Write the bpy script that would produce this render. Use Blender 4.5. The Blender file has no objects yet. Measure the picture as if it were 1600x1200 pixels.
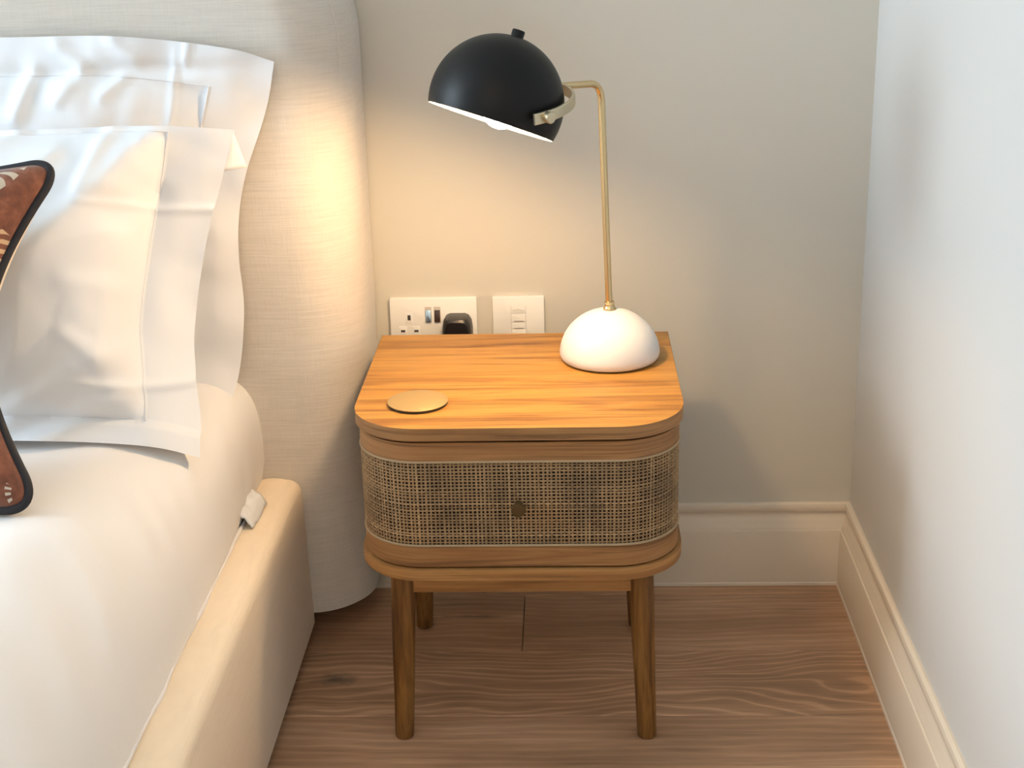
import bpy, bmesh, math, random
from mathutils import Vector, Matrix, noise
random.seed(7)
PI = math.pi
scene = bpy.context.scene
COL = scene.collection

# ------------------------------------------------------------------ camera
cam_d = bpy.data.cameras.new('camera'); cam = bpy.data.objects.new('camera', cam_d); COL.objects.link(cam)
cam_d.sensor_width = 36.0; cam_d.lens = 2261.98 / 1600 * 36.0; cam_d.clip_start = .02
pit, yaw, rol = math.radians(19.876), math.radians(2.516), math.radians(-1.541)
fw = Vector((-math.sin(yaw)*math.cos(pit), math.cos(yaw)*math.cos(pit), -math.sin(pit)))
rt = fw.cross(Vector((0, 0, 1))).normalized(); up = rt.cross(fw)
r2 = rt*math.cos(rol) + up*math.sin(rol); u2 = up*math.cos(rol) - rt*math.sin(rol)
M = Matrix((r2, u2, -fw)).transposed().to_4x4(); M.translation = (0.0377, -2.3181, 1.2163)
cam.matrix_world = M
scene.camera = cam

# ------------------------------------------------------------------ world, daylight, exposure
XR, XL, YF, ZC = .5187, -3.3, -4.2, 2.5            # room: right wall, left wall, wall behind the camera, ceiling
WY, WZ, WW, WH = -1.15, 1.55, 1.5, 1.7             # window in the left wall: centre, width, height
world = bpy.data.worlds.new('sky'); scene.world = world; world.use_nodes = True
wn = world.node_tree.nodes
wn['Background'].inputs[0].default_value = (.75, .87, 1.0, 1); wn['Background'].inputs[1].default_value = 1.5
ld = bpy.data.lights.new('window_daylight', 'AREA'); ld.shape = 'RECTANGLE'; ld.size = WH - .1; ld.size_y = WW - .1
ld.energy = 124; ld.color = (.72, .885, 1.0)
lo = bpy.data.objects.new('window_daylight', ld); COL.objects.link(lo)
lo.location = (XL - .14, WY, WZ); lo.rotation_euler = (0, -PI/2, 0)
LAMP_STRENGTH = 330.0
scene.view_settings.view_transform = 'Standard'; scene.view_settings.look = 'None'
scene.view_settings.gamma = 1; scene.view_settings.use_curve_mapping = False
scene.view_settings.exposure = 0.0

# ------------------------------------------------------------------ materials
def mat(name, col, rough=.6, metal=0, **kw):
    m = bpy.data.materials.new(name); m.use_nodes = True
    b = m.node_tree.nodes['Principled BSDF']
    b.inputs['Base Color'].default_value = (*col, 1); b.inputs['Roughness'].default_value = rough; b.inputs['Metallic'].default_value = metal
    for k, v in kw.items(): b.inputs[k.replace('_', ' ')].default_value = v
    return m
class NT:
    def __init__(s, m): s.t = m.node_tree; s.n = s.t.nodes; s.b = s.n['Principled BSDF']
    def add(s, ty, **kw):
        n = s.n.new(ty)
        for k, v in kw.items(): setattr(n, k, v)
        return n
    def link(s, a, b): s.t.links.new(a, b)
    def coord(s, scale=(1, 1, 1), rot=(0, 0, 0), out='Object', rnd=False):
        c = s.add('ShaderNodeTexCoord'); mp = s.add('ShaderNodeMapping')
        mp.inputs['Scale'].default_value = scale; mp.inputs['Rotation'].default_value = rot
        s.link(c.outputs[out], mp.inputs['Vector'])
        if rnd:
            oi = s.add('ShaderNodeObjectInfo'); mu = s.add('ShaderNodeMath', operation='MULTIPLY'); mu.inputs[1].default_value = 37.0
            s.link(oi.outputs['Random'], mu.inputs[0]); cb = s.add('ShaderNodeCombineXYZ')
            for i in range(3): s.link(mu.outputs[0], cb.inputs[i])
            s.link(cb.outputs[0], mp.inputs['Location'])
        return mp.outputs[0]
    def noise(s, vec, scale, detail=3, rough=.55, dist=0):
        n = s.add('ShaderNodeTexNoise'); n.inputs['Scale'].default_value = scale; n.inputs['Detail'].default_value = detail
        n.inputs['Roughness'].default_value = rough; n.inputs['Distortion'].default_value = dist
        s.link(vec, n.inputs['Vector']); return n.outputs[0]
    def ramp(s, fac, stops):
        n = s.add('ShaderNodeValToRGB'); e = n.color_ramp.elements
        while len(e) < len(stops): e.new(.5)
        for q, (p, c) in zip(e, stops): q.position = p; q.color = (*c, 1) if len(c) == 3 else c
        s.link(fac, n.inputs[0]); return n.outputs[0]
    def mix(s, fac, a, b, mode='MIX'):
        n = s.add('ShaderNodeMix', data_type='RGBA', blend_type=mode)
        for sock, v in ((n.inputs[0], fac), (n.inputs[6], a), (n.inputs[7], b)):
            if isinstance(v, (int, float)): sock.default_value = v
            elif isinstance(v, tuple): sock.default_value = (*v, 1)
            else: s.link(v, sock)
        return n.outputs[2]
    def math(s, op, a, b=None, c=None):
        n = s.add('ShaderNodeMath', operation=op)
        for i, v in enumerate((a, b, c)):
            if v is None: continue
            if isinstance(v, (int, float)): n.inputs[i].default_value = v
            else: s.link(v, n.inputs[i])
        return n.outputs[0]
    def color(s, c): s.link(c, s.b.inputs['Base Color'])
    def bump(s, h, strength=.3, dist=.002):
        n = s.add('ShaderNodeBump'); n.inputs['Strength'].default_value = strength; n.inputs['Distance'].default_value = dist
        s.link(h, n.inputs['Height']); s.link(n.outputs[0], s.b.inputs['Normal'])

def g(v): return (v, v, v)
def wall_mat(name, col):
    m = mat(name, col, .75); t = NT(m); v = t.coord()
    h = t.noise(v, 260, 2); t.bump(h, .06, .0006)
    t.color(t.ramp(t.noise(v, 2.2, 2), [(.3, tuple(c*.985 for c in col)), (.7, tuple(min(1, c*1.015) for c in col))]))
    return m
def wood_mat(name, dark, mid, light, along='x', rough=.45, fine=1.0, rnd=True, cath=.5):
    """oak-like grain running along one object axis"""
    m = mat(name, mid, rough); t = NT(m)
    sc = {'xy': (1.0, 1.0, 22), 'x': (1.0, 14, 14), 'z': (14, 14, 1.0), 'y': (14, 1.0, 14)}[along]
    v = t.coord(sc, rnd=rnd)
    big = t.noise(v, 2.6*fine, 4, .55, .9)
    fin = t.noise(t.coord(tuple(k*(1 if k == 1 else 4.6) for k in sc), rnd=rnd), 5.0*fine, 5, .62, .5)
    rng = t.ramp(big, [(.34, dark), (.47, mid), (.56, light), (.66, mid)])
    fr = t.ramp(fin, [(.33, g(.50)), (.46, g(.97)), (.72, g(1.08))])
    t.color(t.mix(.85, rng, fr, 'MULTIPLY'))
    t.bump(fin, .12, .0008)
    return m
def linen_mat(name, col, rot=0, amt=.05, sx=1.0):
    m = mat(name, col, .9, Sheen_Weight=.15); t = NT(m)
    a = t.noise(t.coord((16*sx, 16, 420)), 1.0, 3, .6); b = t.noise(t.coord((620, 620, 30)), 1.0, 2, .6)
    s = t.math('ADD', t.math('MULTIPLY', a, 1.45), t.math('MULTIPLY', b, .55))
    lo_, hi = tuple(c*(1-amt*1.5) for c in col), tuple(min(1, c*(1+amt)) for c in col)
    t.color(t.ramp(t.math('MULTIPLY', s, .5), [(.34, lo_), (.5, col), (.64, hi)]))
    t.bump(s, .28, .0012)
    return m
def cotton_mat(name, col):
    m = mat(name, col, .8, Sheen_Weight=.1); t = NT(m); v = t.coord()
    t.b.inputs['Subsurface Weight'].default_value = .0
    t.bump(t.noise(v, 900, 1), .05, .0004)
    return m

WALL = wall_mat('wall paint warm stone', (.59, .565, .50))
WALL_R = wall_mat('wall paint cool daylight', (.575, .565, .545))  # same paint as the back wall, cool daylight put into its colour
WALL_W = wall_mat('wall paint white', (.88, .87, .85))
CEIL = wall_mat('ceiling paint white', (.90, .895, .88))
SKIRT = mat('skirting satin paint', (.70, .62, .51), .42)
OAK_TOP = wood_mat('honey oak top', (.22, .082, .012), (.395, .182, .031), (.465, .232, .046), 'x', .5)
OAK_BAND = wood_mat('brown oak band', (.18, .080, .028), (.285, .135, .047), (.35, .175, .064), 'xy', .5)
OAK_EDGE = wood_mat('darker oak edge', (.19, .088, .032), (.30, .150, .055), (.37, .195, .075), 'xy', .5)
OAK_LOW = wood_mat('amber oak panel', (.26, .115, .035), (.36, .175, .055), (.43, .22, .075), 'xy', .5)
OAK_LEG = wood_mat('dark oak leg', (.095, .037, .007), (.18, .078, .015), (.24, .115, .028), 'z', .45, 1.6)
BRASS = mat('brushed brass', (.70, .54, .30), .22, 1)
BRASS_SATIN = mat('satin champagne brass', (.60, .52, .37), .36, 1)
BRASS_DARK = mat('aged brass knob', (.085, .047, .013), .5, .3)
BRASS_DISC = mat('matt gold disc', (.44, .30, .125), .5, .35)
BLACK = mat('black satin paint', (.007, .0068, .007), .42, Specular_IOR_Level=.2)
BLACKP = mat('black plastic', (.012, .010, .010), .35)
INNER = mat('white enamel inside shade', (.85, .83, .78), .4)
CERAM = mat('white glazed base', (.72, .71, .70), .3)
PLATE = mat('white socket plate', (.80, .79, .76), .35)
SUBFLOOR = mat('brown subfloor', (.16, .10, .06), .8)
GAP_SHADE = mat('painted gap shade', (.02, .013, .008), .8)  # near black, shade of the table's gaps put into the colour
SLOT = mat('socket slot', (.05, .04, .035), .6)
CHROME = mat('chrome rocker blue reflection', (.42, .55, .66), .22, .8)  # blue reflection put into the chrome's base colour
ROCKD = mat('dark brown rocker', (.035, .016, .012), .35)
GREYLINE = mat('grey moulded line', (.50, .46, .42), .6)
LINEN = linen_mat('oatmeal linen', (.61, .57, .515))
RAILF = linen_mat('cream upholstery', (.82, .70, .54), amt=.025)
COTTON = cotton_mat('white cotton', (.73, .75, .785))
COTTON2 = cotton_mat('white cotton duvet', (.77, .76, .755))
SEAM = mat('white stitched seam', (.68, .69, .715), .85)
CREAM = linen_mat('cream cushion back', (.80, .70, .55), amt=.03)
NAVY = mat('black velvet piping', (.006, .006, .011), .7)
FRAMEW = mat('white window frame', (.8, .8, .8), .4)
BACKING = mat('cane backing board', (.020, .010, .005), .9)

def bulb_mat():
    m = bpy.data.materials.new('warm bulb glass'); m.use_nodes = True
    t = NT(m); t.b.inputs['Base Color'].default_value = (1, .9, .75, 1)
    t.b.inputs['Emission Color'].default_value = (1.0, .665, .355, 1); t.b.inputs['Emission Strength'].default_value = LAMP_STRENGTH
    return m
BULB = bulb_mat()

def cane_mat():
    m = mat('woven cane', (.30, .2, .1), .6); t = NT(m)
    at = t.add('ShaderNodeAttribute'); at.attribute_name = 'tone'
    v = t.coord(); n = t.noise(v, 16, 3)
    base = t.ramp(at.outputs['Fac'], [(0, (.20, .115, .05)), (.5, (.31, .195, .095)), (1, (.46, .315, .17))])
    t.color(t.mix(.75, base, t.ramp(n, [(.36, g(.60)), (.52, g(1)), (.66, (1.12, 1.08, 1.0))]), 'MULTIPLY'))
    return m
CANE = cane_mat()
BEAD = mat('pale cane beading', (.36, .255, .145), .6)

def floor_mat(name, wavy, knot=None):
    m = mat(name, (.4, .3, .22), .42); t = NT(m)
    c = t.coord((1, 1, 1), rnd=True)
    w = t.add('ShaderNodeTexWave', wave_type='BANDS', bands_direction='Y')
    mp = t.add('ShaderNodeMapping'); mp.inputs['Scale'].default_value = (.55, 1, 1); t.link(c, mp.inputs[0])
    lowd = t.noise(mp.outputs[0], 4.5, 2, .5)
    cx = t.add('ShaderNodeSeparateXYZ'); t.link(c, cx.inputs[0])
    yy = t.math('ADD', cx.outputs[1], t.math('MULTIPLY', lowd, wavy))
    cb = t.add('ShaderNodeCombineXYZ'); t.link(t.math('MULTIPLY', cx.outputs[0], .05), cb.inputs[0]); t.link(yy, cb.inputs[1])
    t.link(cb.outputs[0], w.inputs['Vector'])
    w.inputs['Scale'].default_value = 19; w.inputs['Distortion'].default_value = 5.0; w.inputs['Detail'].default_value = 3
    w.inputs['Detail Scale'].default_value = 2.5; w.inputs['Detail Roughness'].default_value = .6
    fine = t.noise(t.coord((9, 190, 9), rnd=True), 1, 4, .6, .3)
    cloud = t.noise(t.coord((1.6, 7, 1), rnd=True), 1.6, 3)
    base = t.ramp(cloud, [(.28, (.33, .190, .108)), (.5, (.46, .268, .155)), (.72, (.56, .345, .212))])
    ring = t.ramp(w.outputs[0], [(0, g(.84)), (.55, g(.95)), (.80, g(1.02)), (.97, (1.32, 1.36, 1.42))])
    pores = t.ramp(fine, [(.30, g(.78)), (.48, g(1)), (.66, g(1.1))])
    cc = t.mix(.9, t.mix(.95 if wavy > .1 else .45, base, ring, 'MULTIPLY'), pores, 'MULTIPLY')
    oi = t.add('ShaderNodeObjectInfo'); tone = t.ramp(oi.outputs['Random'], [(0, g(.90)), (1, (1.06, 1.05, 1.03))])
    cc = t.mix(1.0, cc, tone, 'MULTIPLY')
    if knot:
        for kx, ky, sx, sy, a in knot:
            gc = t.add('ShaderNodeNewGeometry'); sp = t.add('ShaderNodeSeparateXYZ'); t.link(gc.outputs['Position'], sp.inputs[0])
            wob = t.math('MULTIPLY', t.math('SUBTRACT', t.noise(gc.outputs['Position'], 40, 2), .5), 1.2)
            dx = t.math('MULTIPLY', t.math('SUBTRACT', sp.outputs[0], kx), 1/sx); dy = t.math('MULTIPLY', t.math('SUBTRACT', sp.outputs[1], ky), 1/sy)
            d = t.math('ADD', t.math('SQRT', t.math('ADD', t.math('MULTIPLY', dx, dx), t.math('MULTIPLY', dy, dy))), wob)
            cc = t.mix(t.ramp(d, [(.15, g(a)), (1.0, g(0))]), cc, (.07, .055, .045))
    t.color(cc); t.bump(t.math('ADD', fine, t.math('MULTIPLY', w.outputs[0], .5)), .10, .0008)
    return m
FLOOR_A = floor_mat('limed oak plank straight grain', .06)
FLOOR_B = floor_mat('limed oak plank wavy grain', .20, [(-.342, -.327, .040, .024, .85)])
FLOOR_C = floor_mat('limed oak plank streaked', .07, [(-.125, -.125, .07, .008, .6)])

def velvet_mat():
    """rust velvet with printed cream feather bars"""
    m = mat('rust velvet', (.24, .075, .035), .85, Sheen_Weight=.3); t = NT(m)
    uv = t.add('ShaderNodeTexCoord').outputs['UV']; sp = t.add('ShaderNodeSeparateXYZ'); t.link(uv, sp.inputs[0])
    n = t.noise(t.coord(), 60, 4); base = t.ramp(n, [(.3, (.105, .032, .017)), (.55, (.18, .058, .028)), (.75, (.26, .10, .055))])
    U, V = sp.outputs[0], sp.outputs[1]
    def stripes(cx, cy, rad0, rad1, freq, a0, a1, col, last, sx=1):
        dx = t.math('MULTIPLY', t.math('SUBTRACT', U, cx), sx); dy = t.math('SUBTRACT', V, cy)
        rr = t.math('SQRT', t.math('ADD', t.math('MULTIPLY', dx, dx), t.math('MULTIPLY', dy, dy)))
        ang = t.math('ARCTAN2', dy, dx)
        st = t.math('GREATER_THAN', t.math('SINE', t.math('MULTIPLY', t.math('ADD', ang, t.math('MULTIPLY', rr, 6.0)), freq)), .1)
        for val, lo_, hi in ((rr, rad0, rad1), (ang, a0, a1)):
            st = t.math('MULTIPLY', st, t.math('GREATER_THAN', val, lo_)); st = t.math('MULTIPLY', st, t.math('LESS_THAN', val, hi))
        return t.mix(st, last, col)
    c = stripes(.815, .955, .030, .105, 17, -2.8, .25, (.50, .42, .32), base)
    c = stripes(1.10, .70, .085, .150, 24, -.75, .55, (.52, .36, .22), c, -1)
    c = stripes(1.10, .30, .085, .160, 22, -.5, .6, (.50, .42, .32), c, -1)
    c = stripes(1.00, .02, .050, .066, 22, -.1, .8, (.50, .45, .38), c, -1)
    dx = t.math('SUBTRACT', U, .815); dy = t.math('SUBTRACT', V, .950)
    dot = t.math('LESS_THAN', t.math('SQRT', t.math('ADD', t.math('MULTIPLY', dx, dx), t.math('MULTIPLY', dy, dy))), .030)
    c = t.mix(dot, c, (.015, .06, .17))
    t.color(c); t.bump(n, .2, .001)
    return m
VELVET = velvet_mat()

# ------------------------------------------------------------------ helpers
def thing(name, label, cat, loc, group=None):
    o = bpy.data.objects.new(name, None); COL.objects.link(o); o.location = loc; o.empty_display_size = .05
    o['label'] = label; o['category'] = cat
    if group: o['group'] = group
    return o
def wloc(o):
    v = Vector(o.location)
    while o.parent: o = o.parent; v += o.location
    return v
def obj(name, bm, m, parent=None, smooth=True, angle=40, label=None):
    me = bpy.data.meshes.new(name)
    bmesh.ops.recalc_face_normals(bm, faces=bm.faces) if not bm.get('keep', False) else None
    bm['bm'].to_mesh(me) if isinstance(bm, dict) else bm.to_mesh(me)
    return _finish(name, me, m, parent, smooth, angle, label)
def _finish(name, me, m, parent, smooth, angle, label):
    xs = [v.co for v in me.vertices]
    lo_ = Vector([min(c[i] for c in xs) for i in range(3)]); hi = Vector([max(c[i] for c in xs) for i in range(3)])
    org = Vector(((lo_.x+hi.x)/2, (lo_.y+hi.y)/2, lo_.z))
    me.transform(Matrix.Translation(-org))
    o = bpy.data.objects.new(name, me); COL.objects.link(o)
    if parent: o.parent = parent; o.location = org - wloc(parent)
    else: o.location = org
    for mm in (m if isinstance(m, (list, tuple)) else [m]): me.materials.append(mm)
    if smooth:
        me.polygons.foreach_set('use_smooth', [True]*len(me.polygons))
        me.set_sharp_from_angle(angle=math.radians(angle))
    if label: o['label'] = label
    return o
def mk(name, bm, m, parent=None, smooth=True, angle=40, label=None):
    bmesh.ops.recalc_face_normals(bm, faces=bm.faces)
    me = bpy.data.meshes.new(name); bm.to_mesh(me); bm.free()
    return _finish(name, me, m, parent, smooth, angle, label)
def tag(o, label, cat, group=None):
    o['label'] = label; o['category'] = cat
    if group: o['group'] = group
    return o
def struct(o, label=None):
    o['kind'] = 'structure'
    if label: o['label'] = label
    return o
def box(bm, x0, x1, y0, y1, z0, z1, bev=0, seg=2):
    mt = Matrix.Translation(((x0+x1)/2, (y0+y1)/2, (z0+z1)/2)) @ Matrix.Diagonal((x1-x0, y1-y0, z1-z0, 1))
    r = bmesh.ops.create_cube(bm, size=1, matrix=mt)
    if bev:
        es = list({e for v in r['verts'] for e in v.link_edges})
        bmesh.ops.bevel(bm, geom=es, offset=bev, segments=seg, profile=.5, affect='EDGES')
    return bm
def B(*a, **k): return box(bmesh.new(), *a, **k)
def lathe(bm, prof, mt=Matrix.Identity(4), n=48, cap0=False, cap1=False):
    rings = []
    for r, z in prof:
        if r < 1e-6: rings.append([bm.verts.new(mt @ Vector((0, 0, z)))])
        else: rings.append([bm.verts.new(mt @ Vector((r*math.cos(2*PI*i/n), r*math.sin(2*PI*i/n), z))) for i in range(n)])
    for a, b in zip(rings, rings[1:]):
        for i in range(n):
            j = (i+1) % n
            if len(a) == 1 and len(b) == 1: continue
            if len(a) == 1: bm.faces.new((a[0], b[i], b[j]))
            elif len(b) == 1: bm.faces.new((a[i], a[j], b[0]))
            else: bm.faces.new((a[i], a[j], b[j], b[i]))
    if cap0 and len(rings[0]) > 1: bm.faces.new(rings[0][::-1])
    if cap1 and len(rings[-1]) > 1: bm.faces.new(rings[-1])
    return bm
def zto(loc, d):
    """matrix whose local z points along d, at loc"""
    q = Vector(d).normalized().to_track_quat('Z', 'Y'); m = q.to_matrix().to_4x4(); m.translation = loc; return m
def tube(bm, pts, rad, n=12, closed=False, cap=True):
    pts = [Vector(p) for p in pts]; N = len(pts); rings = []
    rads = rad if isinstance(rad, (list, tuple)) else [rad]*N
    prev = None
    for i, p in enumerate(pts):
        if closed: t = (pts[(i+1) % N] - pts[i-1])
        else: t = pts[min(i+1, N-1)] - pts[max(i-1, 0)]
        t.normalize()
        if prev is None:
            a = Vector((0, 0, 1)) if abs(t.z) < .9 else Vector((1, 0, 0)); nn = t.cross(a).normalized()
        else: nn = (prev - t*prev.dot(t)).normalized()
        prev = nn; b = t.cross(nn)
        rings.append([bm.verts.new(p + rads[i]*(nn*math.cos(2*PI*k/n) + b*math.sin(2*PI*k/n))) for k in range(n)])
    for i in range(N if closed else N-1):
        a, c = rings[i], rings[(i+1) % N]
        sh = 0
        if closed and i == N-1:
            sh = min(range(n), key=lambda s: (a[0].co - c[s].co).length)
        for k in range(n): bm.faces.new((a[k], a[(k+1) % n], c[(k+1+sh) % n], c[(k+sh) % n]))
    if cap and not closed: bm.faces.new(rings[0][::-1]); bm.faces.new(rings[-1])
    return bm
def prism(bm, poly, z0, z1, bev=0, seg=2):
    bot = [bm.verts.new((x, y, z0)) for x, y in poly]; top = [bm.verts.new((x, y, z1)) for x, y in poly]
    n = len(poly)
    fs = [bm.faces.new(bot[::-1]), bm.faces.new(top)]
    for i in range(n): bm.faces.new((bot[i], bot[(i+1) % n], top[(i+1) % n], top[i]))
    if bev:
        es = [e for f in fs for e in f.edges]
        bmesh.ops.bevel(bm, geom=es, offset=bev, segments=seg, profile=.5, affect='EDGES')
    return bm
def catmull(pts, n):
    """n+1 samples, arc-length even, of a smooth curve through pts"""
    P = [Vector(p) for p in pts]; P = [P[0]*2-P[1]] + P + [P[-1]*2-P[-2]]; out = []
    for i in range(1, len(P)-2):
        for k in range(16):
            t = k/16; a, b, c, d = P[i-1:i+3]
            out.append(.5*((2*b)+(c-a)*t+(2*a-5*b+4*c-d)*t*t+(3*b-a-3*c+d)*t**3))
    out.append(P[-2]); L = [0]
    for a, b in zip(out, out[1:]): L.append(L[-1]+(b-a).length)
    res = []; j = 0
    for k in range(n+1):
        s = L[-1]*k/n
        while j < len(L)-2 and L[j+1] < s: j += 1
        res.append(out[j].lerp(out[j+1], (s-L[j])/max(1e-9, L[j+1]-L[j])))
    return res
def nz(x, y, z, s): return noise.noise(Vector((x*s, y*s, z*s)))
def sstep(a, b, x):
    t = max(0, min(1, (x-a)/(b-a))); return t*t*(3-2*t)

# ------------------------------------------------------------------ room shell
struct(mk('wall_back', B(XL-.1, XR+.1, 0, .1, 0, ZC), WALL, smooth=False), 'warm stone painted wall behind bed and bedside table')
struct(mk('wall_right', B(XR, XR+.1, YF, 0, 0, ZC), WALL_R, smooth=False), 'painted wall on the right, pale in the daylight')
wf = struct(mk('wall_front', B(XL-.1, XR+.1, YF-.1, YF, 0, ZC), WALL_W, smooth=False))
struct(mk('ceiling', B(XL-.1, XR+.1, YF-.1, .1, ZC, ZC+.1), CEIL, smooth=False))
bm = bmesh.new()
w0, w1, v0, v1 = WY-WW/2, WY+WW/2, WZ-WH/2, WZ+WH/2
box(bm, XL-.2, XL, YF, w0, 0, ZC); box(bm, XL-.2, XL, w1, 0, 0, ZC); box(bm, XL-.2, XL, w0, w1, 0, v0); box(bm, XL-.2, XL, w0, w1, v1, ZC)
struct(mk('wall_left', bm, WALL_W, smooth=False))
bm = bmesh.new()
for a in ((w0, w0+.05, v0, v1), (w1-.05, w1, v0, v1), (w0+.05, w1-.05, v0, v0+.05), (w0+.05, w1-.05, v1-.05, v1), (WY-.02, WY+.02, v0+.05, v1-.05)):
    box(bm, XL-.10, XL-.05, a[0], a[1], a[2], a[3])
struct(mk('window_1', bm, FRAMEW, smooth=False))

# floor: a base slab with individual planks
fl = struct(mk('floor', B(XL-.2, XR+.1, YF-.1, .1, -.05, -.014), SUBFLOOR, smooth=False), 'limed oak plank floor')
def plank(x0, x1, y0, y1, m):
    gp = .00055
    mk('plank', B(x0+gp, x1-gp, y0+gp, y1-gp, -.014, 0, bev=.0009, seg=1), m, fl, smooth=False)
rows = [(-.05, .0)]; y = -.05; k = 0
while y > YF: rows.append((max(y-.191, YF), y)); y -= .191
for i, (y0, y1) in enumerate(rows):
    if i == 1: cuts = [XL, -1.95, -.049, XR]
    elif i == 0: cuts = [XL, -1.2, XR]
    elif i == 2: cuts = [XL, -1.1, XR]
    elif i == 3: cuts = [XL, -2.1, -.62, XR]
    else:
        c = XL + random.uniform(.6, 1.5); cuts = [XL, c, c + random.uniform(1.2, 1.7), XR]
    for j, (a, b) in enumerate(zip(cuts, cuts[1:])):
        m = FLOOR_B if i == 2 else (FLOOR_C if i == 1 and j == 1 else FLOOR_A if (i+j) % 3 else FLOOR_B)
        if i == 3 or (i == 1 and j == 2): m = FLOOR_A
        plank(a, b, y0, y1, m)

# skirting boards: one moulded profile (offset from wall, height), mitred in the corner
PROF = [(0, .153), (.0035, .1535), (.0085, .1515), (.0095, .148), (.0095, .1395), (.0086, .1375), (.0048, .1362), (.0052, .1325), (.0088, .126), (.0108, .119), (.0138, .112),
        (.0150, .1085), (.0152, .1065), (.0172, .1058), (.0180, .1035), (.0180, .006), (.0192, .0045), (.0196, .0), (0, .0)]
def skirt(name, pts_of, m):
    bm = bmesh.new(); A = [bm.verts.new(pts_of(o, z, 0)) for o, z in PROF]; Bv = [bm.verts.new(pts_of(o, z, 1)) for o, z in PROF]; n = len(PROF)
    for i in range(n): bm.faces.new((A[i], A[(i+1) % n], Bv[(i+1) % n], Bv[i]))
    bm.faces.new(A); bm.faces.new(Bv[::-1])
    return struct(mk(name, bm, m, angle=25))
skirt('baseboard_back', lambda o, z, e: (XR-o if e else XL, -o, z), SKIRT)['label'] = 'moulded skirting board along back wall'
skirt('baseboard_right', lambda o, z, e: (XR-o, -o if e else YF, z), SKIRT)['label'] = 'moulded skirting board along right wall'
skirt('baseboard_left', lambda o, z, e: (XL+o, -.02 if e else YF+.02, z), SKIRT)

# ------------------------------------------------------------------ bed
HX, HY = -.289, -.19           # right side and front plane of the headboard
bed = thing('bed', 'oatmeal linen upholstered bed with tall headboard and padded cream side rail', 'bed', (-1.24, -1.2, 0))
def headboard():
    bm = bmesh.new(); TOP, RC = 1.14, .16
    CX, CY, R = HX-.10, HY+.10, .10
    lo_z = .045
    zs = [lo_z, lo_z+.004, lo_z+.012] + [lo_z+.012+(.975-lo_z-.012)*i/44 for i in range(1, 45)]
    zs += [.975 + (TOP-.975)*math.sin(PI/2*i/14) for i in range(1, 15)]
    plan = [(-2.19, 0, -1, 0)]
    N = 60
    left = -2.19
    path = [('s', left, -.004), ('s', left, -.08)]
    path += [('c', left+.10-.10*math.cos(a), CY-.10*math.sin(a)) for a in [PI/2*i/8 for i in range(1, 9)]]
    xs0, xs1 = left+.10, CX
    path += [('f', xs0+(xs1-xs0)*i/N, HY) for i in range(1, N+1)]
    path += [('c', CX+R*math.sin(a), CY-R*math.cos(a)) for a in [PI/2*i/18 for i in range(1, 19)]]
    path += [('s', HX, -.07), ('s', HX, -.05), ('s', HX, -.025), ('s', HX, -.004)]
    rings = []
    for z in zs:
        d = 0
        if z > .975: t = min(RC, z-.975); d = RC - math.sqrt(max(0, RC*RC-t*t))
        hw = (HX-left)/2; cx = (HX+left)/2
        ring = []
        dz = TOP - z; yin = 0
        if dz < .03: yin = .03 - math.sqrt(max(0, .0009-(.03-dz)**2))
        for ty, x, yv in path:
            k = (x-cx)/hw
            xx = cx + (x-cx)*(hw-d)/hw if abs(k) > .8 else x
            wv = .0035*nz(x*1.3, z, 3, 3.0) + .0012*nz(x, z*2, 9, 11)
            yy = yv
            if yv < -.02:
                yy = yv - wv*min(1, -yv/.19) + yin*(yv/HY)
            # the loose cover flares slightly toward the hem
            fl_ = sstep(.55, .04, z)
            if x > -.5: xx += -.014*fl_*sstep(-.5, -.3, x)
            zz = z
            if z < lo_z+.013: zz += .004*nz(x*2, yv*3, 1, 3)
            ring.append(bm.verts.new((xx, yy, zz)))
        rings.append(ring)
    n = len(path)
    for a, b in zip(rings, rings[1:]):
        for i in range(n-1): bm.faces.new((a[i], a[i+1], b[i+1], b[i]))
        bm.faces.new((a[n-1], a[0], b[0], b[n-1]))
    bm.faces.new(rings[0]); bm.faces.new(rings[-1][::-1])
    hb = mk('headboard', bm, LINEN, bed, angle=60)
    # stitched dart seam on the rounded corner
    pts = []
    for i in range(26):
        z = .845 + .235*i/25; t = max(0, z-.975); d = RC-math.sqrt(max(0, RC*RC-t*t))
        al = math.radians(28 + 3*i/25)
        pts.append((CX+(R-.0006)*math.cos(al)-d, CY-(R-.0006)*math.sin(al)-.0015*(1-i/25), z))
    mk('seam', tube(bmesh.new(), pts, [.0004+.0018*min(1, i/10) for i in range(26)], 6), LINEN, hb)
headboard()
def rail(name, x0, x1, y0, y1, z0, z1, r=.022):
    """padded rail along y, rounded top"""
    bm = bmesh.new(); prof = [(x0, z0), (x1-.006, z0), (x1, z0+.006)]
    n = 9
    prof += [(x1-.004 - r + r*math.cos(a), z1-r+r*math.sin(a)) for a in [PI/2*i/n for i in range(n+1)]]
    prof += [(x0+r+(x1-x0-2*r-.004)*(1-i/4), z1+.003*math.sin(PI*i/4)) for i in range(1, 4)]
    prof += [(x0+r-r*math.sin(a), z1-r+r*math.cos(a)) for a in [PI/2*i/n for i in range(n+1)]]
    M_ = 60; rings = []
    for k in range(M_+1):
        yy = y0+(y1-y0)*k/M_
        rings.append([bm.verts.new((x + .0022*nz(yy, z, 0, 5)*(z > z0+.05), yy, z + (.0028*nz(yy*2, x, 4, 4) if z > z1-.05 else 0))) for x, z in prof])
    for a, b in zip(rings, rings[1:]):
        for i in range(len(prof)): j = (i+1) % len(prof); bm.faces.new((a[i], a[j], b[j], b[i]))
    bm.faces.new(rings[0]); bm.faces.new(rings[-1][::-1])
    return bm
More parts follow.
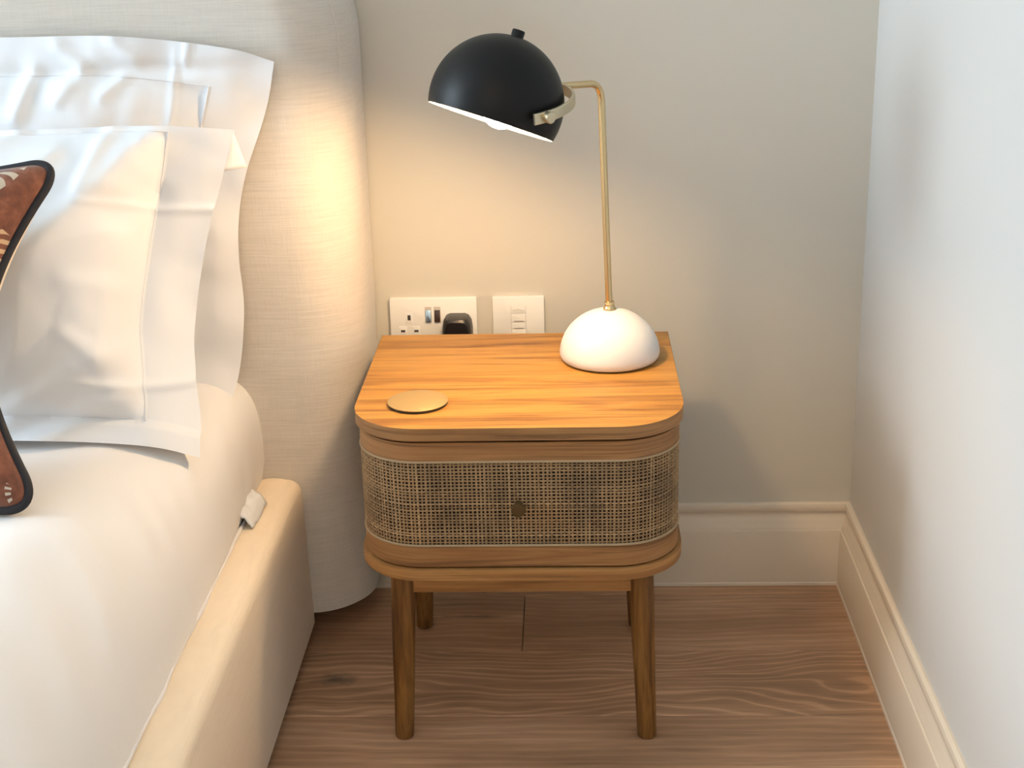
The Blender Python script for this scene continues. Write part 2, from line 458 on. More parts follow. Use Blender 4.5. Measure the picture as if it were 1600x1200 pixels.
mk('side_rail', rail('r', -.485, -.396, HY-.002, -2.26, .022, .288), RAILF, bed, angle=70)
bm = rail('r', -.485, -.396, HY-.002, -2.26, .022, .288)
bmesh.ops.transform(bm, matrix=Matrix.Translation((-2.48, 0, 0)) @ Matrix.Diagonal((-1, 1, 1, 1)), verts=bm.verts)
mk('side_rail', bm, RAILF, bed, angle=70)
mk('foot_rail', B(-1.99, -.49, -2.26, -2.18, .022, .285, bev=.02, seg=4), RAILF, bed)
for x in (-.52, -1.96):
    for yy in (-.30, -2.14): mk('foot', lathe(bmesh.new(), [(.018, 0), (.022, .1)], Matrix.Translation((x, yy, 0)), 16, True, True), BLACKP, bed)
mk('bed_base', B(-1.985, -.495, -2.17, HY-.01, .10, .20, bev=.01), RAILF, bed)
mk('mattress', B(-1.97, -.51, -2.15, HY-.015, .202, .425, bev=.05, seg=5), COTTON, bed)

# duvet: soft cover tucked down inside the rails
DT = .475
def duvet():
    bm = bmesh.new(); NY, NS = 220, 150
    xr, xl = -.456, -2.024
    rows_ = []
    for iy in range(NY+1):
        yy = -.185 + (-2.16+.185)*iy/NY
        nn = 2.35 + 2.4*sstep(-.62, -.20, yy)
        a = .19; z0 = .275; top = DT + .012*sstep(-.5, -1.2, yy)
        foot = sstep(-2.16, -1.98, yy)
        b = (top-z0)*max(.02, foot)**.5
        row = []
        for i in range(NS+1):
            s = i/NS
            # right side quarter, flat middle, left side quarter
            if s < .3:
                th = PI/2*(s/.3)
                x = xr - a + a*max(0, math.cos(th))**(2/nn); z = z0 + b*max(0, math.sin(th))**(2/nn)
            elif s > .85:
                th = PI/2*((1-s)/.15); x = xl + a - a*max(0, math.cos(th))**(2/nn); z = z0 + b*max(0, math.sin(th))**(2/nn)
            else:
                x = xr-a + (xl+a-xr+a)*(s-.3)/.55; z = z0+b
            h = sstep(z0, z0+.12, z)
            # soft folds: broad waves over the top, tension pleats down the side
            w = .010*nz(x, yy, 0, 3.2) + .005*nz(x*1.5, yy, 2, 7)
            side = max(0, 1-abs(s-.14)/.14)
            diag = yy*1.0 + x*1.1
            w += side*(.0055*nz(diag, x*.25, 5, 16) + .004*(1-abs(nz(diag*1.0+2, z*.5, 7, 11)))*1.0 - .002)
            z += w*h; x += side*(w*.7) + .0025*nz(yy, 1, 2, 26)*(s < .06)
            if s == 0: z = .262; x = xr-.012
            row.append(bm.verts.new((x, yy, z)))
        rows_.append(row)
    for a_, b_ in zip(rows_, rows_[1:]):
        for i in range(NS): bm.faces.new((a_[i], a_[i+1], b_[i+1], b_[i]))
    bm.faces.new(rows_[0]); bm.faces.new(rows_[-1][::-1])
    o = mk('duvet', bm, COTTON2, None, angle=75)
    tag(o, 'smooth white cotton duvet spread over the bed and tucked inside the cream rail', 'duvet')
    # rolled hem along the rail and the crumpled corner by the headboard
    pts = [(-.4575 + .0035*nz(yy, 3, 1, 9), yy, .2915 + .003*nz(yy, 0, 5, 14)) for yy in [-.30 - 1.8*i/150 for i in range(151)]]
    mk('hem', tube(bmesh.new(), pts, [.0028 + .0016*nz(p[1], 8, 2, 12) for p in pts], 8), COTTON2, o)
    bm = bmesh.new(); G = 12
    c = [Vector((-.466, -.292, .318)), Vector((-.434, -.295, .2935)), Vector((-.437, -.385, .2935)), Vector((-.470, -.375, .312))]
    vs = [[bm.verts.new(c[0].lerp(c[1], i/G).lerp(c[3].lerp(c[2], i/G), j/G) + Vector((0, 0, .010*math.sin(PI*i/G) + .006*nz(i*.3, j*.3, 1, 1.3)))) for i in range(G+1)] for j in range(G+1)]
    for j in range(G):
        for i in range(G): bm.faces.new((vs[j][i], vs[j][i+1], vs[j+1][i+1], vs[j+1][i]))
    t = mk('tucked_corner', bm, COTTON, o); md = t.modifiers.new('thickness', 'SOLIDIFY'); md.thickness = .003
duvet()

# ------------------------------------------------------------------ pillows
def pillow(name, label, top, right, bottom, left, thick_f, thick_b, fl_r, fl_t, fl_b, seed, wr=1.0, seam=True, droop=0, pu=3.0, ridges=(), gather=0.0):
    """pillow in an oxford case: flat border outside a seam, filled inside; four 3D border curves"""
    NU, NV = 150, 110
    T = catmull(top, NU); Bt = catmull(bottom, NU); L = catmull(left, NV); Rr = catmull(right, NV)
    def base(i, j):
        u, v = i/NU, j/NV
        return (T[i]*(1-v) + Bt[i]*v) + (L[j]*(1-u) + Rr[j]*u) - (T[0]*(1-u)*(1-v) + T[NU]*u*(1-v) + Bt[0]*(1-u)*v + Bt[NU]*u*v)
    nrm = ((T[NU//2]-Bt[NU//2]).cross(Rr[NV//2]-L[NV//2])).normalized()
    if nrm.y > 0: nrm = -nrm
    uu = (Rr[NV//2]-L[NV//2]).normalized()
    front, back = [], []
    fl_l = fl_r
    bm = bmesh.new()
    for j in range(NV+1):
        fr, br = [], []
        for i in range(NU+1):
            u, v = i/NU, j/NV; p = base(i, j)
            su = min(1, max(0, (u-fl_l)/(1-fl_l-fl_r))); sv = min(1, max(0, (v-fl_t)/(1-fl_t-fl_b)))
            inside = fl_l < u < 1-fl_r and fl_t < v < 1-fl_b
            e = 0
            if inside:
                e = (1-abs(2*su-1)**pu)**.8 * (1-abs(2*sv-1)**2.4)**.8
            x, z = p.x, p.z
            # wrinkles radiating from the seam, soft dents in the middle
            edge = e**.5*(1-e)*2.2
            du, dv = su-.5, sv-.5; ang = math.atan2(dv, du); rad = math.hypot(du, dv)
            w = wr*(.010*nz(x+seed, p.y, z, 4.5)*e + .006*nz(x*1.2+z*.8+seed, z*.5-x*.5, seed, 11)*e)
            w += wr*edge*(.006*nz(x*1.0+seed*2, z*.6, 3, 9) + .0025*nz(x*1.4+seed, z*.8, 7, 24))
            cr = 1-abs(nz(x*.8+z*1.2+seed*3, x*.6-z*.35, seed, 3.2)); w += wr*.012*max(0, cr-.86)/.14*e
            flg = 0 if inside else 1
            if inside and gather:
                gd = math.exp(-sv/.16)*min(1, sv/.03)
                w += gather*gd*(.010*nz(x+.45*z+seed, z*.35, 2, 17) + .004*nz(x-.3*z+seed, z*.3, 5, 34))
            for x0, z0, x1, z1, wd, ht in ridges:
                lx, lz = x1-x0, z1-z0; ll = math.hypot(lx, lz); t_ = ((x-x0)*lx+(z-z0)*lz)/ll/ll
                dd = ((x-x0)*lz-(z-z0)*lx)/ll + .006*nz(x, z, seed, 14)
                if -.3 < t_ < 1.3 and abs(dd) < wd*4:
                    w += ht*math.exp(-(dd/wd)**2)*sstep(-.25, .15, t_)*sstep(1.25, .85, t_)
            rip = flg*(.009*nz(x*1.2+seed, z*1.2, 4, 8) + .003*nz(x+seed, z, 8, 24))
            q = p + nrm*(thick_f*e + w + rip)
            if flg and v > 1-fl_b*1.02: q += Vector((0, -.01*droop, 0))
            fr.append(bm.verts.new(q))
            if i in (0, NU) or j in (0, NV): br.append(fr[-1])
            else: br.append(bm.verts.new(p + nrm*(rip + flg*w - .0022) - nrm*thick_b*e))
        front.append(fr); back.append(br)
    for G_, flip in ((front, 0), (back, 1)):
        for j in range(NV):
            for i in range(NU):
                q = [G_[j][i], G_[j][i+1], G_[j+1][i+1], G_[j+1][i]]
                bm.faces.new(q[::-1] if flip else q)
    spts = None
    if seam:
        iu = round((1-fl_r)*NU); jt = round(fl_t*NV); jb = round((1-fl_b)*NV); il = round(fl_l*NU)
        spts = [front[j][iu].co.copy() + nrm*.0004 for j in range(jt, jb+1)]
        spts2 = [front[jt][i].co.copy() + nrm*.0004 for i in range(il, iu+1)]
    o = mk(name, bm, COTTON, None, angle=80)
    tag(o, label, 'pillow', 'white pillows against the headboard')
    if seam:
        mk('seam', tube(bmesh.new(), spts, .0013, 6), SEAM, o); mk('seam', tube(bmesh.new(), spts2, .0010, 6), SEAM, o)
    return o
pillow('pillow', 'white cotton pillow standing behind the other, flat against the headboard',
       top=[(-1.17, -.222, .985), (-.95, -.222, 1.000), (-.777, -.222, .996), (-.61, -.222, .994), (-.455, -.216, .974), (-.386, -.208, .952)],
       right=[(-.386, -.208, .952), (-.398, -.208, .903), (-.416, -.208, .852), (-.441, -.208, .791), (-.457, -.209, .730), (-.463, -.210, .658), (-.462, -.212, .576), (-.474, -.226, .490), (-.488, -.258, .438)],
       bottom=[(-1.13, -.290, .480), (-.9, -.290, .484), (-.7, -.290, .484), (-.488, -.258, .438)],
       left=[(-1.17, -.222, .985), (-1.13, -.225, .85), (-1.12, -.245, .65), (-1.13, -.290, .480)],
       thick_f=.052, thick_b=.030, fl_r=.115, fl_t=.105, fl_b=.08, seed=3.1, wr=1.15, gather=1.3,
       ridges=[(-.528, .965, -.545, .860, .006, .005), (-.80, .945, -.48, .947, .010, -.006), (-.73, .95, -.755, .88, .012, .009), (-.66, .945, -.70, .90, .012, .008),
               (-.60, .94, -.635, .905, .009, .006), (-.70, .985, -.655, .95, .010, .006), (-.503, .995, -.515, .950, .006, .005), (-.62, .99, -.58, .955, .012, .006)])
PFRONT = pillow('pillow', 'white cotton pillow with stitched border leaning in front, rust cushion on it', 
       top=[(-1.20, -.335, .880), (-.95, -.335, .888), (-.745, -.335, .882), (-.567, -.332, .884), (-.427, -.318, .874)],
       right=[(-.427, -.318, .874), (-.446, -.320, .818), (-.472, -.326, .741), (-.491, -.344, .664), (-.500, -.370, .597), (-.495, -.40, .546), (-.484, -.435, .488), (-.478, -.470, .448)],
       bottom=[(-1.17, -.485, .478), (-.9, -.485, .482), (-.72, -.485, .482), (-.60, -.483, .476), (-.53, -.482, .468), (-.478, -.470, .448)],
       left=[(-1.20, -.335, .880), (-1.16, -.36, .75), (-1.15, -.41, .60), (-1.17, -.485, .478)],
       thick_f=.118, thick_b=.045, fl_r=.115, fl_t=.02, fl_b=.07, seed=8.4, wr=1.0, droop=1.0, pu=6.5, gather=.5,
       ridges=[(-.62, .769, -.450, .761, .0045, .0045), (-.64, .541, -.49, .537, .006, .006), (-.535, .865, -.600, .79, .020, .013), (-.60, .79, -.70, .690, .022, .014),
               (-.595, .875, -.625, .79, .010, .007), (-.545, .80, -.585, .74, .022, -.008), (-.75, .505, -.595, .575, .014, .010), (-.72, .475, -.575, .530, .012, .009),
               (-.60, .66, -.603, .57, .009, .0035), (-.655, .60, -.60, .57, .012, .007), (-.66, .84, -.74, .80, .014, .008), (-.72, .88, -.80, .83, .014, .007), (-.65, .665, -.58, .655, .014, .004)])
def fold(parent, pts, n=8):
    # a turned-over corner of the pillowcase border
    bm = bmesh.new(); a, b, c = (Vector(p) for p in pts); rows_ = []
    for j in range(n+1):
        t = j/n; rows_.append([bm.verts.new(a.lerp(b, t).lerp(a.lerp(c, t), i/max(1, j)) + Vector((0, -.003*math.sin(PI*i/max(1, j)), 0))) for i in range(j+1)])
    for j in range(n):
        for i in range(j+1):
            bm.faces.new((rows_[j][i], rows_[j+1][i], rows_[j+1][i+1]))
            if i < j: bm.faces.new((rows_[j][i], rows_[j+1][i+1], rows_[j][i+1]))
    o = mk('border_fold', bm, COTTON, parent); o.modifiers.new('thickness', 'SOLIDIFY').thickness = .0015
fold(PFRONT, [(-.4315, -.314, .8725), (-.455, -.316, .8150), (-.4200, -.296, .8170)])

# ------------------------------------------------------------------ cushion
def cushion():
    NU = 70
    tr = Vector((-.606, -.495, .872)); br_ = Vector((-.602, -.748, .491)); upv = (tr-br_)
    tl = tr + Vector((-.48, 0, .0)); bl = br_ + Vector((-.48, 0, 0))
    nrm = Vector((1, 0, 0)).cross(upv).normalized()
    if nrm.y > 0: nrm = -nrm
    cen = (tr+br_+tl+bl)/4
    def edge(a, b, pull, n):
        out = []
        for i in range(n+1):
            t = i/n; p = a.lerp(b, t); d = cen-p; d -= (b-a).normalized()*d.dot((b-a).normalized())
            out.append(p + d.normalized()*pull*math.sin(PI*t)**1.0)
        return out
    def smp(A, t):
        f = t*NU; i = min(NU-1, int(f)); return A[i].lerp(A[i+1], f-i)
    T = edge(tl, tr, .030, NU); Bt = edge(bl, br_, .010, NU); L = edge(tl, bl, .088, NU); R = edge(tr, br_, .088, NU)
    bmF, bmB = bmesh.new(), bmesh.new(); uvl = bmF.loops.layers.uv.new('UVMap')
    F, K = [], []; border = {}
    for j in range(NU+1):
        fr, kr = [], []
        for i in range(NU+1):
            u, v = i/NU, j/NU
            uo_, vo_ = u, v
            # round the corners: square to disc inside a small corner patch
            cu, cv = min(u, 1-u), min(v, 1-v); rc = .10
            if cu < rc and cv < rc:
                a_, b_ = (rc-cu)/rc, (rc-cv)/rc
                nu_, nv_ = rc-rc*a_*math.sqrt(1-b_*b_/2), rc-rc*b_*math.sqrt(1-a_*a_/2)
                u = nu_ if u < .5 else 1-nu_; v = nv_ if v < .5 else 1-nv_
            p = (smp(T, u)*(1-v)+smp(Bt, u)*v)+(smp(L, v)*(1-u)+smp(R, v)*u)-(tl*(1-u)*(1-v)+tr*u*(1-v)+bl*(1-u)*v+br_*u*v)
            u, v = uo_, vo_
            e = ((1-abs(2*u-1)**2.6)*(1-abs(2*v-1)**2.6))**.55
            w = .006*nz(p.x, p.z, 1, 7)*e
            f_ = p+nrm*(.085*e+w); b_ = p-nrm*(.088*e**.8)
            fr.append(bmF.verts.new(f_)); kr.append(bmB.verts.new(b_)); border[(i, j)] = p
        F.append(fr); K.append(kr)
    for j in range(NU):
        for i in range(NU):
            f = bmF.faces.new((F[j][i], F[j][i+1], F[j+1][i+1], F[j+1][i]))
            for lp, (a, b) in zip(f.loops, ((i, j), (i+1, j), (i+1, j+1), (i, j+1))): lp[uvl].uv = (a/NU, 1-b/NU)
            bmB.faces.new((K[j][i], K[j+1][i], K[j+1][i+1], K[j][i+1]))
    per = [(i, 0) for i in range(NU)] + [(NU, j) for j in range(NU)] + [(NU-i, NU) for i in range(NU)] + [(0, NU-j) for j in range(NU)]
    root = thing('cushion', 'rust brown velvet scatter cushion with feather print and black piping', 'cushion', (cen.x, br_.y, br_.z))
    mk('front_cover', bmF, VELVET, root, angle=80); mk('back_cover', bmB, CREAM, root, angle=80, label='cream fabric back')
    mk('piping', tube(bmesh.new(), [border[q] for q in per], .0062, 8, closed=True), NAVY, root, angle=80, label='black piping')
cushion()

# ------------------------------------------------------------------ bedside table
NXL, NXR, NYB, NYF, NH = -.266, .192, -.114, -.525, .505
def dplan(ins=0.0, r=.095, n=16, yb=None):
    x0, x1, yb, yf = NXL+ins, NXR-ins, (NYB-ins*0 if yb is None else yb), NYF+ins; r -= ins
    p = [(x1, yb), (x0, yb)]
    p += [(x0+r-r*math.cos(a), yf+r-r*math.sin(a)) for a in [PI/2*i/n for i in range(n+1)]]
    p += [(x1-r+r*math.sin(a), yf+r-r*math.cos(a)) for a in [PI/2*i/n for i in range(n+1)]]
    return p
ns = thing('bedside_table', 'oak bedside table with woven cane drawer and tapered legs', 'bedside table', ((NXL+NXR)/2, (NYB+NYF)/2, 0))
tp = mk('top', prism(bmesh.new(), dplan(), .487, NH, .0016), [OAK_TOP, OAK_EDGE], ns, angle=30)
for f in tp.data.polygons:
    if f.normal.z < .5: f.material_index = 1      # sides and underside in the darker oak
mk('carcass', prism(bmesh.new(), dplan(.030), .2940, .4868), GAP_SHADE, ns, angle=30)
dr = mk('drawer', prism(bmesh.new(), dplan(.0085, yb=-.20), .3275, .455), BACKING, ns, angle=30)
mk('upper_band', prism(bmesh.new(), dplan(.005), .4555, .4822, .001), OAK_BAND, dr, angle=30)
mk('lower_band', prism(bmesh.new(), dplan(.005), .2972, .3265, .001), OAK_BAND, dr, angle=30)
mk('base_panel', prism(bmesh.new(), dplan(), .277, .2936, .0016), OAK_LOW, ns, angle=30)
def dpath(ins, n):
    """points evenly along sides and front of the plan, with outward normals"""
    pl = dplan(ins, n=40, yb=-.15)[1:]; pl.append((NXR-ins, -.15))
    P = [Vector((x, y, 0)) for x, y in pl]; L = [0]
    for a, b in zip(P, P[1:]): L.append(L[-1]+(b-a).length)
    out = []; j = 0
    for k in range(n+1):
        s = L[-1]*k/n
        while j < len(L)-2 and L[j+1] < s: j += 1
        a, b = P[j], P[j+1]; t = (b-a).normalized()
        out.append((a.lerp(b, (s-L[j])/max(1e-9, L[j+1]-L[j])), Vector((t.y, -t.x, 0))*1.0))
    return out, L[-1]
def bead(z):
    pts, _ = dpath(.0055, 160)
    return tube(bmesh.new(), [(p.x+nn.x*0, p.y+nn.y*0, z) for p, nn in pts], .0021, 8)
for z in (.4538, .3288): mk('beading', bead(z), BEAD, dr, angle=70)
def cane():
    bm = bmesh.new(); lay = bm.verts.layers.float.new('tone')
    _, LEN = dpath(.0062, 10)
    pitch_u, pitch_v = .0057, .0049
    nu = int(LEN/pitch_u); z0, z1 = .3312, .4515; nv = int(round((z1-z0)/pitch_v))
    pts, _ = dpath(.0062, nu*2)
    # true outward direction: away from the plan centre
    cc = Vector(((NXL+NXR)/2, -.30, 0))
    nn_ = []
    for p, nv_ in pts: nn_.append(nv_ if nv_.dot(p-cc) > 0 else -nv_)
    tt = []
    for k in range(len(pts)):
        a, b = pts[max(0, k-1)][0], pts[min(len(pts)-1, k+1)][0]; tt.append((b-a).normalized())
    amp = .00075
    def strip(path, wdir, ndir, w, th, tone):
        rings = []
        for p, wd, nd in zip(path, wdir, ndir):
            r = [bm.verts.new(p + wd*a*w/2 + nd*b*th/2) for a, b in ((-1, -.4), (-.6, 1), (.6, 1), (1, -.4))]
            for q in r: q[lay] = tone
            rings.append(r)
        for a, b in zip(rings, rings[1:]):
            for i in range(4): j = (i+1) % 4; bm.faces.new((a[i], a[j], b[j], b[i]))
    zup = Vector((0, 0, 1))
    for i in range(1, nu):
        k = 2*i; p, nd, td = pts[k][0], nn_[k], tt[k]
        jit = random.uniform(-.0006, .0006); tone = min(1, max(0, random.gauss(.5, .17)))
        ws = random.uniform(.0022, .0031); sl = random.uniform(-.0006, .0006)
        path = []
        for j in range(2*nv+1):
            z = z0+(z1-z0)*j/(2*nv); s = 0 if j % 2 == 0 else (1 if (i + j//2) % 2 else -1)
            path.append(p + td*(jit+sl*(j/nv-1)) + nd*amp*s + zup*z)
        m = len(path); strip(path, [td]*m, [nd]*m, ws, .0010, tone)
    for j in range(nv):
        z = z0+(z1-z0)*(2*j+1)/(2*nv) + random.uniform(-.0004, .0004)
        tone = min(1, max(0, random.gauss(.5, .16))); ws = random.uniform(.0020, .0028)
        path = []
        for k in range(2*nu+1):
            s = 0 if k % 2 else (-1 if (k//2 + j) % 2 else 1)
            path.append(pts[k][0] + nn_[k]*amp*s + zup*(z + .0004*math.sin(k*.05+j)))
        strip(path, [zup]*len(path), nn_, ws, .0010, tone)
    o = mk('cane_weave', bm, CANE, dr, angle=50, label='woven natural cane panel'); o['kind'] = 'stuff'
cane()
# knob
kx, kz = -.0365, .3915
mk('knob', lathe(bmesh.new(), [(.0, 0), (.0062, 0), (.0060, .010), (.0078, .0125), (.0094, .014), (.0096, .0205), (.0090, .0220), (0, .0222)], zto((kx, NYF+.0035, kz), (0, -1, 0)), 32), BRASS_DARK, dr, label='dark brass knob')
# frame and legs
FX0, FX1, FY0, FY1 = -.206, .132, -.470, -.169
for (x0, x1, y0, y1) in ((FX0, FX1, FY0-.010, FY0+.010), (FX0, FX1, FY1-.010, FY1+.010), (FX0-.010, FX0+.010, FY0+.011, FY1-.011), (FX1-.010, FX1+.010, FY0+.011, FY1-.011)):
    mk('apron', B(x0, x1, y0, y1, .236, .2768, bev=.001), OAK_LOW, ns, smooth=False)
for sx, x in ((-1, FX0), (1, FX1)):
    for sy, yy in ((-1, FY0), (1, FY1)):
        bm = bmesh.new(); top_, bot = Vector((x, yy, .2769)), Vector((x+sx*.010, yy+sy*.013, 0))
        pr = [(.0, 0), (.0115, 0), (.0135, .0018), (.0140, .004), (.0150, .07), (.0168, .16), (.0176, .22), (.0178, .2769), (0, .2769)]
        lathe(bm, pr, n=28)
        for v in bm.verts: t = v.co.z/.2769; q = bot.lerp(top_, t); v.co.x += q.x; v.co.y += q.y
        mk('leg', bm, OAK_LEG, ns, angle=35)

# gold disc on the table top
co = thing('coaster', 'thin round gold disc lying on the oak table top', 'coaster', (-.178, -.428, NH))
mk('pad', lathe(bmesh.new(), [(0, 0), (.0418, 0), (.0420, .0032), (0, .0032)], Matrix.Translation((-.178, -.428, NH+.0001)), 64), BLACKP, co, label='black underside')
mk('plate', lathe(bmesh.new(), [(0, .0032), (.0422, .0032), (.0425, .0035), (.0425, .0043), (.0420, .0047), (0, .0047)], Matrix.Translation((-.178, -.428, NH+.0001)), 64), BRASS_DISC, co)

# ------------------------------------------------------------------ table lamp
LX, LY = .0953, -.2428
lamp = thing('table_lamp', 'table lamp with black dome shade, brass stem and white dome base', 'lamp', (LX, LY, NH))
RB = .0755
prof = [(0, .0015), (.068, .0015), (.0725, .003), (.0748, .0075)] + [(RB*math.cos(a)*1.0, .008+(RB-.006)*math.sin(a)) for a in [PI/2*i/28 for i in range(1, 28)]] + [(0, .002+RB)]
mk('base', lathe(bmesh.new(), prof, Matrix.Translation((LX, LY, NH)), 72), CERAM, lamp, angle=50)
mk('base_pad', lathe(bmesh.new(), [(0, 0), (.066, 0), (.066, .0016), (0, .0016)], Matrix.Translation((LX, LY, NH+.0001)), 48), BLACKP, lamp)
S, R = Vector((-.0576, -.395, .9151)), .0901
AX = Vector((.3204, .2050, .9249)).normalized()
PV = Vector((.6533, -.7548, -.0590)); PV = (PV - AX*PV.dot(AX)).normalized()
MD = Vector((.7561, .6464, .1025)); MD = (MD - PV*MD.dot(PV)).normalized()
YN = PV.cross(MD).normalized()
E_ = S + 1.155*R*MD
Q = Vector((.0838, -.2428, .9168)); p0 = Vector((LX-.0002, LY, NH+RB-.002))
da = (E_-Q).normalized(); dp = (p0-Q).normalized(); rb = .027
pts = [p0 + (Q-p0)*(i/12)*.92 for i in range(12)]
a0, a1 = Q+dp*rb, Q+da*rb
pts += [a0]
for i in range(1, 12):
    t = i/12; pts.append((a0*(1-t)**2 + Q*2*t*(1-t)*.5*2*.5 + Q*t*(1-t)*1.0 + a1*t*t) if False else (a0*(1-t)**2 + Q*2*t*(1-t) + a1*t*t))
pts += [a1, a1.lerp(E_, .5), E_ - MD*.001]
mk('stem', tube(bmesh.new(), pts, .0051, 20), BRASS, lamp, angle=60)
mk('collar', lathe(bmesh.new(), [(0, -.004), (.0082, -.004), (.0086, 0), (.0078, .0025), (.0066, .004), (.0062, .0085), (.0068, .0095), (.0066, .0112), (.0052, .012), (0, .012)], zto((LX, LY, NH+RB+.003), Q-p0) @ Matrix.Diagonal((1.12, 1.12, 1, 1)), 28), BRASS, lamp)
# shade: a thin shell, sphere cut a little under its equator
mS = zto(S, AX)
tc = math.asin(-.28)
oa = [tc + (PI/2-tc)*i/40 for i in range(41)]
prof = [(R*math.cos(a), R*math.sin(a)) for a in oa[:-1]] + [(0, R)]
Ri = R-.0016
ia = [(Ri*math.cos(a), Ri*math.sin(a)) for a in [tc + .001 + (PI/2-tc)*i/40 for i in range(40)]]
sh = mk('shade', lathe(bmesh.new(), prof + [], mS, 96), BLACK, lamp, angle=60, label='black dome shade')
mk('shade_lining', lathe(bmesh.new(), [(R*math.cos(tc), R*math.sin(tc))] + ia + [(0, Ri)], mS, 96), INNER, sh, angle=60, label='white inside of the shade')
mk('switch_knob', lathe(bmesh.new(), [(.0, R-.002), (.0085, R-.002), (.0087, R+.0075), (.0078, R+.0088), (0, R+.0088)], mS, 24), BLACK, sh)
# socket and bulb inside
mk('bulb_holder', lathe(bmesh.new(), [(0, R-.012), (.017, R-.012), (.017, R-.050), (0, R-.050)], Matrix.Translation((.0092, -.0060, -.0008)) @ mS, 24), INNER, sh)
bp = [(0, -.0325)] + [(.027*math.sin(a), -.0055-.027*math.cos(a)) for a in [PI*i/16 for i in range(1, 12)]] + [(.014, .030), (.013, .044), (0, .044)]
mk('bulb', lathe(bmesh.new(), bp, Matrix.Translation((.0092, -.0060, -.0008)) @ mS, 28), BULB, sh, angle=60, label='glowing warm bulb')
# yoke strap round the back of the shade with two pivot screws
bm = bmesh.new(); rings = []
for i in range(61):
    ph = math.radians(-10.5 + 201*i/60); rad = (PV*math.cos(ph) + MD*math.sin(ph))
    rr = 1.115*R
    rings.append([bm.verts.new(S + rad*(rr+a) + YN*b) for a, b in ((0, -.0072), (.0032, -.0072), (.0042, -.0062), (.0042, .0062), (.0032, .0072), (0, .0072))])
for a, b in zip(rings, rings[1:]):
    for i in range(6): j = (i+1) % 6; bm.faces.new((a[i], a[j], b[j], b[i]))
bm.faces.new(rings[0]); bm.faces.new(rings[-1][::-1])
mk('yoke', bm, BRASS_SATIN, lamp, angle=35)
for s in (1, -1):
    mk('pivot_screw', lathe(bmesh.new(), [(0, -.001), (.0074, -.001), (.0074, .0078), (.0066, .0086), (0, .0086)], zto(S + PV*s*(1.115*R+.0042), PV*s), 24), BRASS_SATIN, lamp)
    mk('spacer', lathe(bmesh.new(), [(0, 0), (.005, 0), (.005, .1155*R+.002), (0, .1155*R+.002)], zto(S + PV*s*(R-.001), PV*s), 16), BLACK, lamp)

# ------------------------------------------------------------------ added fill light: unseen bowl behind the camera, bouncing off the ceiling
UPX, UPY, UPZ = -.25, YF, 1.72
bm = lathe(bmesh.new(), [(.0, 0), (.05, .004), (.12, .045), (.165, .11), (.160, .11), (.117, .05), (.05, .009), (0, .006)], Matrix.Translation((UPX, UPY+.17, UPZ)), 40)
sc = mk('added_fill_bowl', bm, BRASS, wf)
mk('added_fill_bracket', B(UPX-.03, UPX+.03, UPY+.001, UPY+.06, UPZ+.01, UPZ+.12, bev=.004), BRASS, sc)
ud = bpy.data.lights.new('added_fill_light', 'AREA'); ud.shape = 'DISK'; ud.size = .24; ud.energy = 21; ud.color = (1.0, .70, .40)  # added warm fill to lift the shadows
uo = bpy.data.objects.new('added_fill_light', ud); COL.objects.link(uo); uo.location = (UPX, UPY+.17, UPZ+.095); uo.rotation_euler = (PI, 0, 0)

# ------------------------------------------------------------------ wall sockets
def roundrect(x0, x1, z0, z1, r, n=4):
    out = []
    for cx, cz, s in ((x1-r, z1-r, 0), (x0+r, z1-r, 1), (x0+r, z0+r, 2), (x1-r, z0+r, 3)):
        out += [(cx+r*math.cos(PI/2*(s+i/n)), cz+r*math.sin(PI/2*(s+i/n))) for i in range(n+1)]
    return out
def plate_bm(x0, x1, z0, z1, yb, yf, r=.003, bev=.001):
    bm = prism(bmesh.new(), [(x, z) for x, z in roundrect(x0, x1, z0, z1, r)], 0, yb-yf, bev)
    for v in bm.verts: v.co = Vector((v.co.x, yb - v.co.z, v.co.y))
    return bm
x1s, zt = -.265, .5345
ds = thing('double_socket', 'white double wall socket with two rocker switches, left of the plain plate', 'wall socket', (x1s+.073, 0, zt-.086))
PF = -.0095
mk('plate', plate_bm(x1s, x1s+.146, zt-.086, zt, 0, PF, .003, .0012), PLATE, ds)
def inlay(name, x0, x1, z0, z1, m, par, d=.0008, r=.0004): return mk(name, plate_bm(x0, x1, z0, z1, PF+.002, PF-d, r, .0002), m, par)
for ox in (0.0, .0815):
    exx = -.2331 + ox
    inlay('shutter', exx-.0068, exx+.0068, .4895, .5095, PLATE, ds, .0005)
    inlay('earth_slot', exx-.0026, exx+.0026, .4965, .5055, SLOT, ds, .0008)
    for q in (-.0112, .0112):
        inlay('shutter', exx+q-.0068, exx+q+.0068, .4705, .4860, PLATE, ds, .0005)
        inlay('pin_slot', exx+q-.0036, exx+q+.0036, .4757, .4797, SLOT, ds, .0008)
for xc, m in ((-.2005, CHROME), (-.1855, ROCKD)):
    inlay('switch_surround', xc-.0056, xc+.0056, .4925, .5195, GREYLINE, ds, .0006)
    bm = plate_bm(xc-.0047, xc+.0047, .4940, .5140, PF, PF-.0042, .001, .0006)
    for v in bm.verts:
        if v.co.y < PF-.002: v.co.y += .0032*((v.co.z-.494)/.020)
    mk('rocker', bm, m, ds)
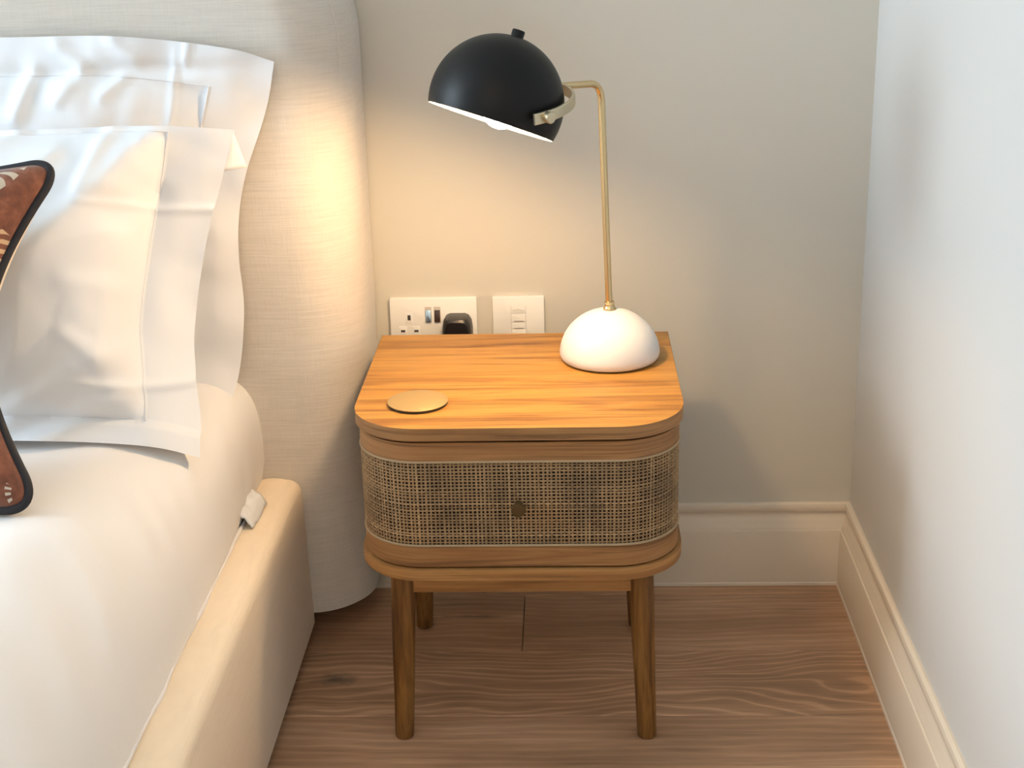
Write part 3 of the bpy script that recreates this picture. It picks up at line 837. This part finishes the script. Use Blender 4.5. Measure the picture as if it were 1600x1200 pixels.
def plug():
    root = thing('plug', 'black three pin plug pushed into the double socket', 'plug', (-.1515, PF, .462))
    def sect(w, zt_, zb, yv, n=8):
        # rounded shoulder outline, narrower at the top
        return [Vector((-.1515 + x*w, yv, z)) for x, z in [(-1, zb), (-1, zb+(zt_-zb)*.55), (-.93, zb+(zt_-zb)*.80), (-.74, zb+(zt_-zb)*.95), (-.5, zt_), (.5, zt_), (.74, zb+(zt_-zb)*.95), (.93, zb+(zt_-zb)*.80), (1, zb+(zt_-zb)*.55), (1, zb)]]
    bm = bmesh.new(); secs = [sect(.0250, .5085, .4555, PF-.0010), sect(.0252, .5085, .4555, PF-.010), sect(.0240, .5080, .457, PF-.030), sect(.0225, .5065, .458, PF-.036), sect(.0195, .5030, .461, PF-.039)]
    R_ = [[bm.verts.new(p) for p in s] for s in secs]
    for a, b in zip(R_, R_[1:]):
        for i in range(len(a)): j = (i+1) % len(a); bm.faces.new((a[i], a[j], b[j], b[i]))
    bm.faces.new(R_[0]); bm.faces.new(R_[-1][::-1])
    mk('body', bm, BLACKP, root, angle=35)
    mk('label', plate_bm(-.1575, -.1455, .466, .4795, PF-.038, PF-.0396, .001, .0003), PLATE, root, label='small white sticker')
    mk('cable', tube(bmesh.new(), catmull([(-.1515, PF-.018, .460), (-.1515, PF-.019, .43), (-.150, PF-.020, .36), (-.155, PF-.022, .22), (-.14, PF-.030, .06), (-.12, PF-.035, .0045)], 40), .0034, 10), BLACKP, root)
plug()
x2s = -.093
dp_ = thing('outlet_plate', 'white single wall plate with slotted module, right of the double socket', 'wall plate', (x2s+.043, 0, zt-.085))
mk('plate', plate_bm(x2s, x2s+.0865, zt-.086, zt, 0, PF, .003, .0012), PLATE, dp_)
xm0, xm1 = -.0623, -.0373
inlay('module_frame', xm0, xm1, .4585, .5195, GREYLINE, dp_, .0003)
for z0, z1 in ((.5060, .5190), (.4910, .5055), (.4790, .4905), (.4590, .4785)):
    inlay('shutter', xm0+.0005, xm1-.0005, z0, z1, PLATE, dp_, .0012)
for z in (.4925, .4800): inlay('ridge', xm0+.005, xm1-.0045, z, z+.0016, GREYLINE, dp_, .0022)
bm = tube(bmesh.new(), [(xm0+.003, PF-.0014, .5115), (xm0+.008, PF-.0014, .5120), (xm0+.0125, PF-.0014, .5142), (xm0+.017, PF-.0014, .5120), (xm1-.003, PF-.0014, .5115)], .0004, 6)
mk('moulded_line', bm, GREYLINE, dp_)
